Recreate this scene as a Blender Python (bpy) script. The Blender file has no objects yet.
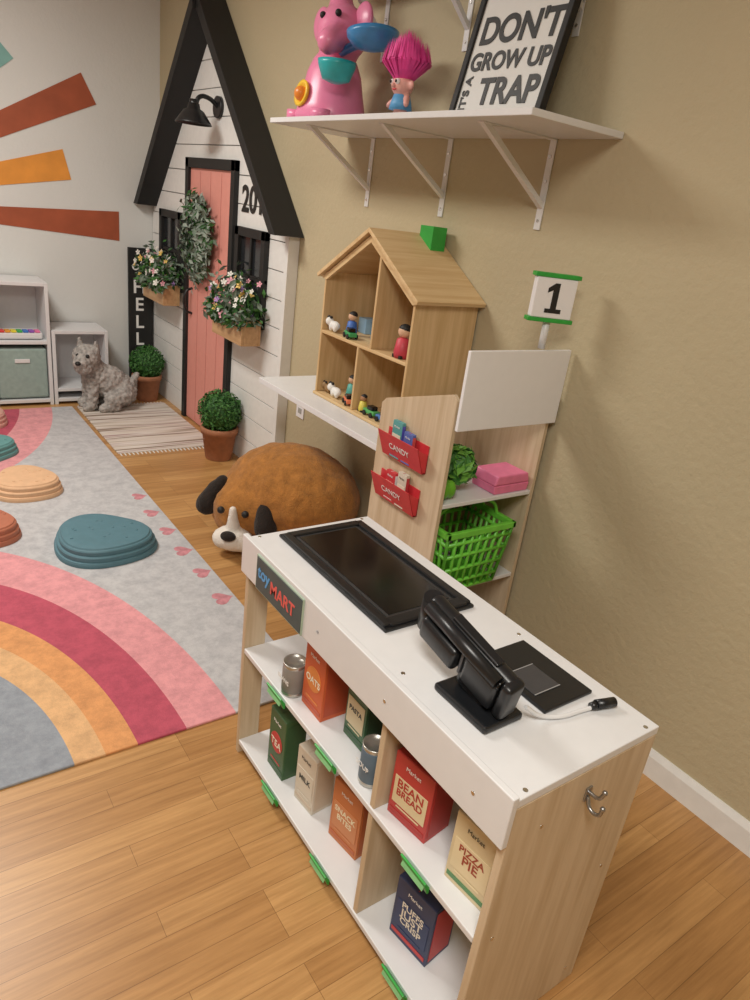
import bpy, bmesh, math, random
from mathutils import Vector, Matrix, Euler
random.seed(7)
SC=bpy.context.scene; COL=SC.collection
rad=math.radians
W=1.794; YB=5.265; H=1.744
# ------------------------------------------------------------ materials
def newmat(name):
    m=bpy.data.materials.new(name); m.use_nodes=True
    nt=m.node_tree; b=nt.nodes['Principled BSDF']; return m,nt,b
def L(nt,a,b): nt.links.new(a,b)
def tex(nt,scale=(1,1,1),rot=(0,0,0)):
    t=nt.nodes.new('ShaderNodeTexCoord'); mp=nt.nodes.new('ShaderNodeMapping')
    mp.inputs['Scale'].default_value=scale; mp.inputs['Rotation'].default_value=rot
    L(nt,t.outputs['Object'],mp.inputs['Vector']); return mp.outputs['Vector']
def noise(nt,vec,scale,detail=3,rough=.5):
    n=nt.nodes.new('ShaderNodeTexNoise'); n.inputs['Scale'].default_value=scale
    n.inputs['Detail'].default_value=detail; n.inputs['Roughness'].default_value=rough
    L(nt,vec,n.inputs['Vector']); return n.outputs['Fac']
def ramp(nt,fac,stops,interp='LINEAR'):
    r=nt.nodes.new('ShaderNodeValToRGB'); cr=r.color_ramp; cr.interpolation=interp
    while len(cr.elements)<len(stops): cr.elements.new(.5)
    for e,(p,c) in zip(cr.elements,stops):
        e.position=p; e.color=(*c,1)
    L(nt,fac,r.inputs['Fac']); return r.outputs['Color']
def bump(nt,b,fac,strength=.2,dist=.002):
    n=nt.nodes.new('ShaderNodeBump'); n.inputs['Strength'].default_value=strength; n.inputs['Distance'].default_value=dist
    L(nt,fac,n.inputs['Height']); L(nt,n.outputs['Normal'],b.inputs['Normal'])
def plain(name,c,rough=.5,metal=0,var=.08,nscale=30,bmp=0,bdist=.002):
    m,nt,b=newmat(name); v=tex(nt); f=noise(nt,v,nscale)
    lo=tuple(max(0,x*(1-var)) for x in c); hi=tuple(min(1,x*(1+var)) for x in c)
    L(nt,ramp(nt,f,[(.3,lo),(.7,hi)]),b.inputs['Base Color'])
    b.inputs['Roughness'].default_value=rough; b.inputs['Metallic'].default_value=metal
    if bmp: bump(nt,b,f,bmp,bdist)
    return m
def wood(name,c1,c2,axis='z',rough=.5,sc=1.0):
    m,nt,b=newmat(name)
    s={'x':(1.2,22,22),'y':(22,1.2,22),'z':(22,22,1.2)}[axis]
    v=tex(nt,tuple(a*sc for a in s)); f=noise(nt,v,2.2,5,.62)
    L(nt,ramp(nt,f,[(.32,c1),(.62,c2)]),b.inputs['Base Color']); b.inputs['Roughness'].default_value=rough
    bump(nt,b,f,.08,.001); return m
WHITE=plain('white_laminate',(.72,.725,.735),.38,var=.015)
WPAINT=plain('white_paint',(.76,.76,.74),.55,var=.03)
METW=plain('white_metal',(.74,.74,.74),.35,var=.02)
HEADW=plain('header_white',(.82,.82,.84),.45,var=.01)
PALE=wood('pale_oak',(.52,.395,.25),(.64,.515,.36))
PINE_X=wood('pine_x',(.60,.40,.19),(.72,.53,.29),'x')
PINE_Y=wood('pine_y',(.58,.38,.18),(.71,.52,.28),'y')
PINE_Z=wood('pine_z',(.56,.37,.17),(.70,.50,.27),'z')
BOXW=wood('planter_wood',(.42,.24,.11),(.55,.34,.17),'y')
BLACK=plain('black_paint',(.010,.010,.010),.6)
BLACKM=plain('black_metal',(.012,.012,.013),.35)
BPLAS=plain('black_plastic',(.010,.011,.013),.32)
GLASSB=plain('dark_screen',(.005,.005,.006),.14,var=.02)
WINB=plain('dark_window_pane',(.02,.022,.025),.15)
PINK=plain('pink_door_paint',(.72,.30,.25),.5,var=.03)
GREEN=plain('green_plastic',(.03,.36,.05),.4)
LIME=plain('lime_basket_plastic',(.17,.60,.06),.35)
RED=plain('red_plastic',(.62,.04,.05),.4)
TERRA=plain('terracotta',(.36,.15,.075),.8,var=.12)
CHROME=plain('chrome',(.7,.7,.7),.2,1)
LEAF1=plain('leaf_dark',(.02,.09,.015),.6); LEAF2=plain('leaf_mid',(.05,.17,.03),.6); LEAF3=plain('leaf_sage',(.16,.21,.16),.7); LEAF4=plain('leaf_grey',(.28,.33,.28),.7)
FLW=plain('petal_white',(.8,.78,.72),.6); FLP=plain('petal_pink',(.75,.35,.42),.6); FLU=plain('petal_purple',(.35,.2,.45),.6); FLY=plain('petal_yellow',(.8,.55,.15),.6)
TXW=plain('white_lettering',(.85,.85,.83),.5,var=.01); TXB=plain('black_lettering',(.012,.012,.012),.5)
# ------------------------------------------------------------ builders
class G:
    def __init__(s,name,loc=(0,0,0),rot=(0,0,0),local=False):
        e=bpy.data.objects.new(name,None); e.empty_display_size=.05; COL.objects.link(e)
        e.location=loc; e.rotation_euler=rot; s.e=e; s.off=Vector((0,0,0)) if local else Vector(loc)
def put(g,name,data,mat,loc=(0,0,0),rot=(0,0,0),smooth=False):
    o=bpy.data.objects.new(name,data); COL.objects.link(o)
    if g is not None:
        o.parent=g.e; o.location=Vector(loc)-g.off
    else: o.location=loc
    o.rotation_euler=rot
    mats=mat if isinstance(mat,(list,tuple)) else [mat]
    for m in mats: data.materials.append(m)
    if smooth and hasattr(data,'polygons'):
        for p in data.polygons: p.use_smooth=True
    return o
def tome(bm,name):
    me=bpy.data.meshes.new(name); bm.normal_update(); bm.to_mesh(me); bm.free(); return me
def box(g,name,c,s,mat,bev=.003,rot=(0,0,0),segs=2,smooth=False):
    bm=bmesh.new(); bmesh.ops.create_cube(bm,size=1)
    for v in bm.verts: v.co=Vector((v.co.x*s[0],v.co.y*s[1],v.co.z*s[2]))
    if bev:
        bev=min(bev,min(s)*.45)
        bmesh.ops.bevel(bm,geom=bm.edges[:],offset=bev,segments=segs,affect='EDGES',profile=.5)
    return put(g,name,tome(bm,name),mat,c,rot,smooth)
def bx(g,name,x0,x1,y0,y1,z0,z1,mat,bev=.002):
    return box(g,name,((x0+x1)/2,(y0+y1)/2,(z0+z1)/2),(abs(x1-x0),abs(y1-y0),abs(z1-z0)),mat,bev)
def prism(g,name,pts,axis,a0,a1,mat,bev=0,smooth=False):
    c=Vector((sum(p[0] for p in pts)/len(pts),sum(p[1] for p in pts)/len(pts)))
    am=(a0+a1)/2
    def mk(p,a):
        if axis=='x': return Vector((a,p[0],p[1]))
        if axis=='y': return Vector((p[0],a,p[1]))
        return Vector((p[0],p[1],a))
    cen=mk(c,am)
    bm=bmesh.new()
    A=[bm.verts.new(mk(p,a0)-cen) for p in pts]; B=[bm.verts.new(mk(p,a1)-cen) for p in pts]
    bm.faces.new(A); bm.faces.new(B[::-1])
    n=len(pts)
    for i in range(n): bm.faces.new((A[i],B[i],B[(i+1)%n],A[(i+1)%n]))
    bmesh.ops.recalc_face_normals(bm,faces=bm.faces[:])
    if bev: bmesh.ops.bevel(bm,geom=bm.edges[:],offset=bev,segments=2,affect='EDGES',profile=.5)
    return put(g,name,tome(bm,name),mat,cen,smooth=smooth)
def ell(g,name,c,r,mat,rot=(0,0,0),seg=32):
    if not isinstance(r,(tuple,list)): r=(r,r,r)
    bm=bmesh.new(); bmesh.ops.create_uvsphere(bm,u_segments=seg,v_segments=seg//2,radius=1)
    for v in bm.verts: v.co=Vector((v.co.x*r[0],v.co.y*r[1],v.co.z*r[2]))
    return put(g,name,tome(bm,name),mat,c,rot,True)
def cyl(g,name,p1,p2,r1,mat,r2=None,seg=28,smooth=True):
    p1=Vector(p1);p2=Vector(p2); r2=r1 if r2 is None else r2
    bm=bmesh.new(); bmesh.ops.create_cone(bm,cap_ends=True,segments=seg,radius1=r1,radius2=r2,depth=(p2-p1).length)
    q=(p2-p1).to_track_quat('Z','Y').to_euler()
    o=put(g,name,tome(bm,name),mat,(p1+p2)/2,q)
    for p in o.data.polygons: p.use_smooth=len(p.vertices)==4
    return o
def lathe(g,name,prof,c,mat,seg=36,rot=(0,0,0)):
    bm=bmesh.new(); rings=[]
    for r,z in prof:
        rings.append([bm.verts.new((max(r,1e-4)*math.cos(2*math.pi*i/seg),max(r,1e-4)*math.sin(2*math.pi*i/seg),z)) for i in range(seg)])
    for a,b in zip(rings,rings[1:]):
        for i in range(seg): bm.faces.new((a[i],a[(i+1)%seg],b[(i+1)%seg],b[i]))
    bm.faces.new(rings[0][::-1]); bm.faces.new(rings[-1])
    bmesh.ops.recalc_face_normals(bm,faces=bm.faces[:])
    return put(g,name,tome(bm,name),mat,c,rot,True)
def tube(g,name,pts,r,mat,cyc=False,bez=True):
    cu=bpy.data.curves.new(name,'CURVE'); cu.dimensions='3D'; cu.bevel_depth=r; cu.bevel_resolution=3; cu.use_fill_caps=True
    c0=Vector(pts[0])
    if bez:
        sp=cu.splines.new('BEZIER'); sp.bezier_points.add(len(pts)-1)
        for bp,p in zip(sp.bezier_points,pts):
            bp.co=Vector(p)-c0; bp.handle_left_type='AUTO'; bp.handle_right_type='AUTO'
    else:
        sp=cu.splines.new('POLY'); sp.points.add(len(pts)-1)
        for bp,p in zip(sp.points,pts): bp.co=(*(Vector(p)-c0),1)
    sp.use_cyclic_u=cyc
    return put(g,name,cu,mat,c0)
RX=(rad(90),0,rad(-90))   # reads toward -y, faces -x
RY=(rad(90),0,0)          # faces -y
def txt(g,name,body,size,loc,mat,rot=RX,ext=.0008,off=0,align='CENTER'):
    c=bpy.data.curves.new(name,'FONT'); c.body=body; c.size=size; c.extrude=ext; c.offset=off
    c.align_x=align; c.align_y='CENTER'
    return put(g,name,c,mat,loc,rot)
def leaves(g,name,pts,size,mats,seed=1,jit=1.0):
    rnd=random.Random(seed); bm=bmesh.new()
    c=Vector((0,0,0))
    for p,_ in pts: c+=Vector(p)
    c/=len(pts)
    for p,n in pts:
        p=Vector(p)-c; n=Vector(n)
        n=(n.normalized()+jit*Vector((rnd.uniform(-1,1),rnd.uniform(-1,1),rnd.uniform(-1,1)))*.8).normalized()
        s=size*rnd.uniform(.6,1.3)
        t=n.orthogonal().normalized(); t.rotate(Matrix.Rotation(rnd.uniform(0,6.28),3,n)); b=n.cross(t)
        a=[p-t*s, p+b*s*.42+n*s*.12, p+t*s, p-b*s*.42+n*s*.12]
        f=bm.faces.new([bm.verts.new(x) for x in a]); f.material_index=rnd.randrange(len(mats))
    return put(g,name,tome(bm,name),mats,c)
def flowers(g,name,pts,size,mats,seed=2):
    rnd=random.Random(seed); bm=bmesh.new(); c=Vector(pts[0])
    for p in pts:
        p=Vector(p)-c; n=Vector((-1,rnd.uniform(-1,.4),rnd.uniform(0,1))).normalized()
        t=n.orthogonal().normalized(); b=n.cross(t); s=size*rnd.uniform(.7,1.25); mi=rnd.randrange(len(mats))
        for k in range(5):
            a=k*2*math.pi/5; d=t*math.cos(a)+b*math.sin(a); e=t*math.cos(a+.5)+b*math.sin(a+.5); h=t*math.cos(a-.5)+b*math.sin(a-.5)
            f=bm.faces.new([bm.verts.new(x) for x in (p,p+e*s*.7+n*s*.2,p+d*s+n*s*.25,p+h*s*.7+n*s*.2)]); f.material_index=mi
    return put(g,name,tome(bm,name),mats,c)
def blob(g,name,parts,mat,voxel=.012,sm=6,fur=0,furscale=.03):
    bm=bmesh.new(); cen=Vector(parts[0][1])
    def sph(c,r,rot=None):
        M=Matrix.Translation(Vector(c)-cen)
        if rot: M=M@Euler(rot).to_matrix().to_4x4()
        M=M@Matrix.Diagonal((*r,1)); bmesh.ops.create_icosphere(bm,subdivisions=3,radius=1,matrix=M)
    for p in parts:
        if p[0]=='e': sph(p[1],p[2],p[3] if len(p)>3 else None)
        else:
            a=Vector(p[1]);b=Vector(p[3]); n=9
            for i in range(n+1):
                t=i/n; r=p[2]*(1-t)+p[4]*t; sph(a.lerp(b,t),(r,r,r))
    o=put(g,name,tome(bm,name),mat,cen,smooth=True)
    m=o.modifiers.new('remesh','REMESH'); m.mode='VOXEL'; m.voxel_size=voxel; m.use_smooth_shade=True
    s=o.modifiers.new('smooth','SMOOTH'); s.iterations=sm; s.factor=.5
    if fur:
        t=bpy.data.textures.new(name+'_tex','CLOUDS'); t.noise_scale=furscale; t.noise_depth=2
        d=o.modifiers.new('fur','DISPLACE'); d.texture=t; d.strength=fur; d.mid_level=.5
    return o
# ------------------------------------------------------------ room shell
def wallmat(name,c,st=.35,var=.05):
    m,nt,b=newmat(name); v=tex(nt); f=noise(nt,v,1.3,2)
    L(nt,ramp(nt,f,[(.3,tuple(x*(1-var) for x in c)),(.7,tuple(min(1,x*(1+var)) for x in c))]),b.inputs['Base Color'])
    g=noise(nt,v,46,4,.55); bump(nt,b,g,st,.006); b.inputs['Roughness'].default_value=.75; return m
TAN=wallmat('tan_orange_peel_wall',(.48,.41,.265),.5)
WWALL=wallmat('white_wall',(.69,.70,.68),.25,.02)
CEIL=wallmat('ceiling_paint',(.8,.79,.76),.2,.01)
def floor_mat():
    m,nt,b=newmat('honey_oak_laminate')
    v=tex(nt)
    br=nt.nodes.new('ShaderNodeTexBrick'); L(nt,v,br.inputs['Vector'])
    br.inputs['Scale'].default_value=1; br.inputs['Brick Width'].default_value=.62; br.inputs['Row Height'].default_value=.066
    br.inputs['Mortar Size'].default_value=.0008; br.inputs['Mortar Smooth'].default_value=.4
    br.offset=.37; br.offset_frequency=3; br.inputs['Bias'].default_value=0
    br.inputs['Color1'].default_value=(.54,.305,.118,1); br.inputs['Color2'].default_value=(.415,.215,.075,1); br.inputs['Mortar'].default_value=(.24,.12,.04,1)
    v2=tex(nt,(1.6,26,1)); n=noise(nt,v2,2.4,6,.65)
    r=ramp(nt,n,[(.3,(.70,.64,.56)),(.65,(1.1,1.1,1.1))])
    mx=nt.nodes.new('ShaderNodeMixRGB'); mx.blend_type='MULTIPLY'; mx.inputs[0].default_value=.85
    L(nt,br.outputs['Color'],mx.inputs[1]); L(nt,r,mx.inputs[2]); L(nt,mx.outputs[0],b.inputs['Base Color'])
    b.inputs['Roughness'].default_value=.36; bump(nt,b,n,.04,.001)
    return m
XL=-3.2; YF=-2.2; ZC=2.75
bx(None,'floor',XL,W+.1,YF,YB+.1,-.1,0,floor_mat(),0)
bx(None,'ceiling',XL,W+.1,YF,YB+.1,ZC,ZC+.1,CEIL,0)
bx(None,'wall_right',W,W+.1,YF,YB+.1,0,ZC,TAN,0)
bx(None,'wall_back',XL,W,YB,YB+.1,0,ZC,WWALL,0)
bx(None,'wall_left',XL-.1,XL,YF,YB+.1,-.1,ZC,WWALL,0)
bx(None,'wall_front',XL,W,YF-.1,YF,-.1,ZC,TAN,0)
def baseboard(name,axis,a0,a1,sgn):
    if axis=='y': prism(None,name,[(W,0),(W-.014,0),(W-.014,.07),(W-.006,.09),(W,.09)],'y',a0,a1,WPAINT)
    else: prism(None,name,[(YB,0),(YB-.014,0),(YB-.014,.07),(YB-.006,.09),(YB,.09)],'x',a0,a1,WPAINT)
baseboard('baseboard_right','y',YF,3.22,1)
baseboard('baseboard_back','x',XL,1.74,1)
# ------------------------------------------------------------ sun mural
g=G('sunburst_wall_mural',(-.15,YB-.002,1.16))
RUST=plain('mural_rust',(.36,.085,.035),.6,var=.12,nscale=8); ORG=plain('mural_orange',(.75,.30,.045),.6,var=.1,nscale=8); TEALM=plain('mural_teal',(.22,.45,.42),.6,var=.1,nscale=8)
for i,(a,r0,r1,w0,w1,m) in enumerate([(0,.5,1.66,.03,.095,RUST),(14.6,.5,1.38,.035,.09,ORG),(28.5,.5,1.69,.035,.092,RUST),(43.5,.5,1.38,.03,.085,TEALM),(60,.5,1.6,.03,.09,ORG),(76,.5,1.4,.03,.09,RUST),(92,.5,1.4,.03,.09,TEALM),(120,.5,1.5,.03,.09,ORG),(150,.5,1.6,.03,.09,RUST),(180,.5,1.6,.03,.09,TEALM)]):
    d=Vector((math.cos(rad(a)),math.sin(rad(a)))); n=Vector((-d.y,d.x)); c=Vector((-.15,1.16))
    P=[c+d*r0-n*w0,c+d*r1-n*w1,c+d*r1+n*w1,c+d*r0+n*w0]
    if 1.16+d.y*r1>2.74: continue
    prism(g,'ray_%d'%(i+1),[(p.x,p.y) for p in P],'y',YB-.004,YB-.0005,m)
prism(g,'sun_half_disc',[(-.15+.38*math.cos(rad(k*10)),1.16+.38*math.sin(rad(k*10))) for k in range(19)],'y',YB-.004,YB-.0005,ORG)
# ------------------------------------------------------------ playhouse facade
g=G('playhouse_facade',(H,4.22,0))
BACKP=plain('groove_shadow_board',(.35,.34,.32),.8)
def yl(z): return 3.22 if z<1.33 else 3.22+(z-1.30)/1.035
def yr(z): return 5.255 if z<1.33 else 5.215-(z-1.30)/1.075
prism(g,'backing',[(3.225,0.0),(5.25,0.0),(5.25,1.32),(4.235,2.32),(3.225,1.32)],'x',1.760,1.793,BACKP)
z=0.0;i=0
while z<2.25:
    z1=min(z+.138,2.26); i+=1
    prism(g,'shiplap_%d'%i,[(yl(z),z),(yr(z),z),(yr(z1),z1),(yl(z1),z1)],'x',H,1.7615,WPAINT,.001); z+=.143
bx(g,'corner_trim',H-.012,1.793,3.205,3.242,0,1.335,WPAINT)
RF=1.628
prism(g,'roof_near',[(3.160,1.32),(4.22,2.43),(4.22,2.345),(3.222,1.32)],'x',RF,1.792,BLACK,.002)
prism(g,'roof_far',[(5.258,1.32),(5.175,1.32),(4.22,2.345),(4.22,2.43)],'x',RF-.02,1.792,BLACK,.002)
DA,DB=3.835,4.565
bx(g,'door_panel',H-.012,H+.001,DA+.05,DB-.05,.01,1.585,PINK); PG2=plain('pink_groove',(.5,.19,.16),.6)
for k in range(1,4): bx(g,'door_groove_%d'%k,H-.0135,H-.011,DA+.05+.157*k-.002,DA+.05+.157*k+.002,.03,1.57,PG2,0)
bx(g,'door_trim_left',H-.03,H,DB-.05,DB,0,1.64,BLACK); bx(g,'door_trim_right',H-.03,H,DA,DA+.05,0,1.64,BLACK)
bx(g,'door_trim_top',H-.03,H,DA,DB,1.585,1.64,BLACK)
tube(g,'door_handle',[(H-.012,4.45,.72),(H-.05,4.45,.74),(H-.05,4.45,.86),(H-.012,4.45,.88)],.008,BLACKM)
for n,(a,b) in {'near':(3.43,3.80),'far':(4.64,5.04)}.items():
    z0,z1=.82,1.315
    bx(g,'window_pane_'+n,H-.006,H+.002,a+.03,b-.03,z0+.03,z1-.03,WINB)
    bx(g,'window_frame_a_'+n,H-.03,H,a,a+.045,z0,z1,BLACK); bx(g,'window_frame_b_'+n,H-.03,H,b-.045,b,z0,z1,BLACK)
    bx(g,'window_frame_c_'+n,H-.03,H,a,b,z0,z0+.045,BLACK); bx(g,'window_frame_d_'+n,H-.03,H,a,b,z1-.045,z1,BLACK)
    bx(g,'window_mullion_'+n,H-.02,H,(a+b)/2-.01,(a+b)/2+.01,z0,z1,BLACK); bx(g,'window_bar_'+n,H-.02,H,a,b,(z0+z1)/2-.01,(z0+z1)/2+.01,BLACK)
txt(g,'house_number','2016',.185,(H-.004,3.60,1.45),TXB,off=.004)
def flowerbox(a,b,z0,z1,seed):
    g=G('flower_window_box',(1.67,(a+b)/2,z0))
    x0=1.60;x1=H-.031
    bx(g,'front',x0,x0+.014,a,b,z0,z1,BOXW); bx(g,'back',x1-.014,x1,a,b,z0,z1,BOXW)
    bx(g,'side_1',x0+.014,x1-.014,a,a+.014,z0,z1,BOXW); bx(g,'side_2',x0+.014,x1-.014,b-.014,b,z0,z1,BOXW)
    bx(g,'bottom',x0+.014,x1-.014,a+.014,b-.014,z0,z0+.012,BOXW); bx(g,'soil',x0+.014,x1-.014,a+.014,b-.014,z0+.06,z1-.015,plain('soil',(.05,.03,.02),.9))
    rnd=random.Random(seed); P=[]; Fp=[]
    for _ in range(850):
        t=rnd.random(); y=a-.03+(b-a+.06)*t; zz=z1-.02+abs(rnd.gauss(0,.09)); x=rnd.uniform(x0-.045,x1+.02)
        if zz<z1+.01 and rnd.random()<.5: x=x0-rnd.uniform(.0,.04); zz=z1-rnd.uniform(0,.05)
        P.append(((x,y,min(zz,z1+.26)),(x-1.67,rnd.uniform(-1,1),.6)))
    for _ in range(62):
        Fp.append((rnd.uniform(x0-.055,x1-.01),rnd.uniform(a-.02,b+.02),z1+rnd.uniform(-.01,.20)))
    leaves(g,'foliage',P,.026,[LEAF1,LEAF2,LEAF3,LEAF3],seed)
    flowers(g,'blossoms',Fp,.021,[FLW,FLW,FLP,FLU,FLY,FLW],seed+1)
    for k in range(14):
        y=a+(b-a)*(k+.5)/14; tube(g,'stem_%d'%k,[(1.66,y,z1-.03),(1.65+rnd.uniform(-.03,.02),y+rnd.uniform(-.03,.03),z1+.1+rnd.random()*.08)],.0025,LEAF2)
flowerbox(3.41,3.80,.735,.865,11); flowerbox(4.62,5.03,.735,.865,21)
# wreath
WY,WZ=4.27,1.19
g=G('eucalyptus_wreath',(H-.04,WY,WZ)); rnd=random.Random(5); P=[]
for _ in range(1600):
    a=rnd.uniform(0,2*math.pi); R=.130+rnd.gauss(0,.038); y=WY+R*math.cos(a)*1.05; z=WZ+R*1.3*math.sin(a)
    P.append(((H-.05-abs(rnd.gauss(0,.022)),y,z),(-1,math.cos(a)*.6,math.sin(a)*.6)))
leaves(g,'leaves',P,.026,[LEAF3,LEAF4,LEAF3,LEAF4,LEAF1],9)
tube(g,'ring',[(H-.04,WY+.125*math.cos(k*math.pi/6),WZ+.165*math.sin(k*math.pi/6)) for k in range(12)],.014,LEAF1,True)
# sconce
SY=4.13
g=G('barn_wall_sconce',(H,SY,1.92))
cyl(g,'wall_plate',(H,SY,1.90),(H-.02,SY,1.90),.055,BLACKM)
tube(g,'arm',[(H-.01,SY,1.90),(H-.07,SY,1.935),(H-.12,SY,1.93),(H-.14,SY,1.88)],.012,BLACKM)
lathe(g,'shade',[(.030,.045),(.035,.02),(.055,.01),(.095,-.045),(.10,-.055),(.096,-.055),(.05,.0),(.0,.01)],(H-.15,SY,1.85),BLACKM)
cyl(g,'socket_cap',(H-.15,SY,1.875),(H-.15,SY,1.915),.026,BLACKM)
# hello board
g=G('hello_porch_sign',(1.665,YB-.03,0))
bx(g,'board',1.56,1.735,YB-.04,YB-.016,0,1.03,BLACK)
for k,c in enumerate('HELLO'): txt(g,'letter_%d'%(k+1),c,.13,(1.635,YB-.0415,.76-k*.125),TXW,RY,off=.002)
txt(g,'script_oh','oh',.10,(1.635,YB-.0415,.91),TXW,RY,off=.001)
# outlet
g=G('wall_outlet',(W,3.06,.50)); box(g,'plate',(W-.003,3.06,.50),(.005,.078,.125),HEADW,.002)
for s in (-.024,.024): box(g,'socket_%d'%(1 if s<0 else 2),(W-.006,3.06,.50+s),(.003,.034,.028),plain('socket_grey%d'%(s>0),(.35,.35,.33),.5),.001)
# ------------------------------------------------------------ topiary pots
def topiary(x,y,s=1):
    g=G('boxwood_topiary_pot',(x,y,0))
    lathe(g,'pot',[(.075*s,0),(.078*s,.005),(.1*s,.16*s),(.108*s,.16*s),(.112*s,.19*s),(.105*s,.2*s),(.092*s,.195*s),(.09*s,.17*s),(0,.165*s)],(x,y,0),TERRA)
    c=Vector((x,y,.29*s)); ell(g,'core',c,.108*s,LEAF1)
    rnd=random.Random(int(x*100)); P=[]
    for _ in range(1500):
        v=Vector((rnd.gauss(0,1),rnd.gauss(0,1),rnd.gauss(0,1))).normalized(); P.append((c+v*s*rnd.uniform(.107,.13),v))
    leaves(g,'leaves',P,.013*s,[LEAF1,LEAF2,LEAF2],3)
topiary(1.625,3.70); topiary(1.605,4.97,.95)
# ------------------------------------------------------------ statue (seated terrier)
STONE=plain('grey_stone_fur',(.36,.34,.32),.85,var=.38,nscale=45,bmp=.5,bdist=.01)
g=G('terrier_statue',(1.27,4.79,.010))
def S(x,y,z): return (1.17+x*.95,4.79+y,.012+z*.93)
parts=[('e',S(.12,0,.19),(.135,.092,.115),(0,rad(26),0)),('e',S(.21,0,.12),(.105,.10,.115)),('e',S(.03,0,.235),(.088,.085,.115)),
('c',S(.02,0,.27),.078,S(-.01,-.01,.34),.072),
('c',S(.0,-.05,.2),.045,S(-.01,-.055,.035),.036),('c',S(.0,.05,.2),.045,S(-.01,.055,.035),.036),
('c',S(-.01,-.055,.03),.034,S(-.045,-.06,.026),.03),('c',S(-.01,.055,.03),.034,S(-.045,.06,.026),.03),
('c',S(.2,-.08,.11),.062,S(.11,-.095,.085),.048),('c',S(.11,-.095,.08),.042,S(.15,-.1,.035),.034),('c',S(.15,-.1,.03),.032,S(.06,-.105,.026),.03),
('c',S(.2,.08,.11),.062,S(.11,.095,.085),.048),('c',S(.15,.1,.03),.032,S(.06,.105,.026),.03),
('c',S(.28,0,.14),.032,S(.32,0,.24),.02)]
blob(g,'body',parts,STONE,.009,3,.032,.022)
hp=[('e',S(-.03,-.03,.385),(.088,.088,.082)),('c',S(-.05,-.055,.37),.062,S(-.085,-.10,.352),.05),('e',S(-.065,-.085,.325),(.058,.058,.05)),
('c',S(-.055,.025,.43),.028,S(-.055,.035,.50),.010),('c',S(.02,-.055,.43),.028,S(.03,-.06,.50),.010)]
blob(g,'head',hp,STONE,.008,3,.022,.018)
ell(g,'nose',S(-.115,-.142,.365),(.018,.018,.014),BLACK); ell(g,'eye_1',S(-.098,-.077,.408),.012,BLACK); ell(g,'eye_2',S(-.045,-.116,.408),.012,BLACK)
# ------------------------------------------------------------ white cubby shelving
def panelbox(g,x0,x1,y0,y1,z0,z1,t,mat,mids=(),verts=()):
    bx(g,'left',x0,x0+t,y0,y1,z0,z1,mat); bx(g,'right',x1-t,x1,y0,y1,z0,z1,mat)
    bx(g,'top',x0+t,x1-t,y0,y1,z1-t,z1,mat); bx(g,'bottom',x0+t,x1-t,y0,y1,z0+.02,z0+.02+t,mat)
    bx(g,'back',x0+t,x1-t,y1-.008,y1,z0,z1,mat)
    for k,m in enumerate(mids): bx(g,'shelf_%d'%(k+1),x0+t,x1-t,y0,y1-.008,m,m+t,mat)
    for k,m in enumerate(verts): bx(g,'divider_%d'%(k+1),m,m+t,y0,y1-.008,z0,z1-t,mat)
BY=4.94
g=G('white_cube_bookcase',(.62,5.07,0)); panelbox(g,.28,.965,BY,5.245,0,.80,.022,WHITE,[.41],[.613])
TEALB=plain('teal_fabric',(.30,.40,.37),.9,bmp=.2)
for k,(a,b) in enumerate([(.640,.938),(.307,.606)]):
    g2=G('fabric_storage_bin',((a+b)/2,5.0,.05)); box(g2,'bin_body',((a+b)/2,BY+.15,.215),(b-a,.27,.33),TEALB,.012)
    box(g2,'pull_tab',((a+b)/2,BY+.012,.30),(.09,.006,.025),WHITE,.002)
g=G('white_low_bookcase',(1.14,5.07,0)); panelbox(g,.972,1.33,BY,5.245,0,.50,.022,WHITE,[.09])
g=G('toy_keyboard',(.79,5.04,.434)); box(g,'case',(.79,5.04,.459),(.27,.14,.045),WHITE,.012)
for k,c in enumerate([(.7,.05,.05),(.8,.35,.03),(.8,.7,.05),(.05,.45,.1),(.05,.2,.6),(.3,.1,.5),(.8,.2,.4)]): box(g,'key_%d'%(k+1),(.685+k*.035,5.0,.486),(.03,.06,.012),plain('key_colour_%d'%k,c,.4),.002)
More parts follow.
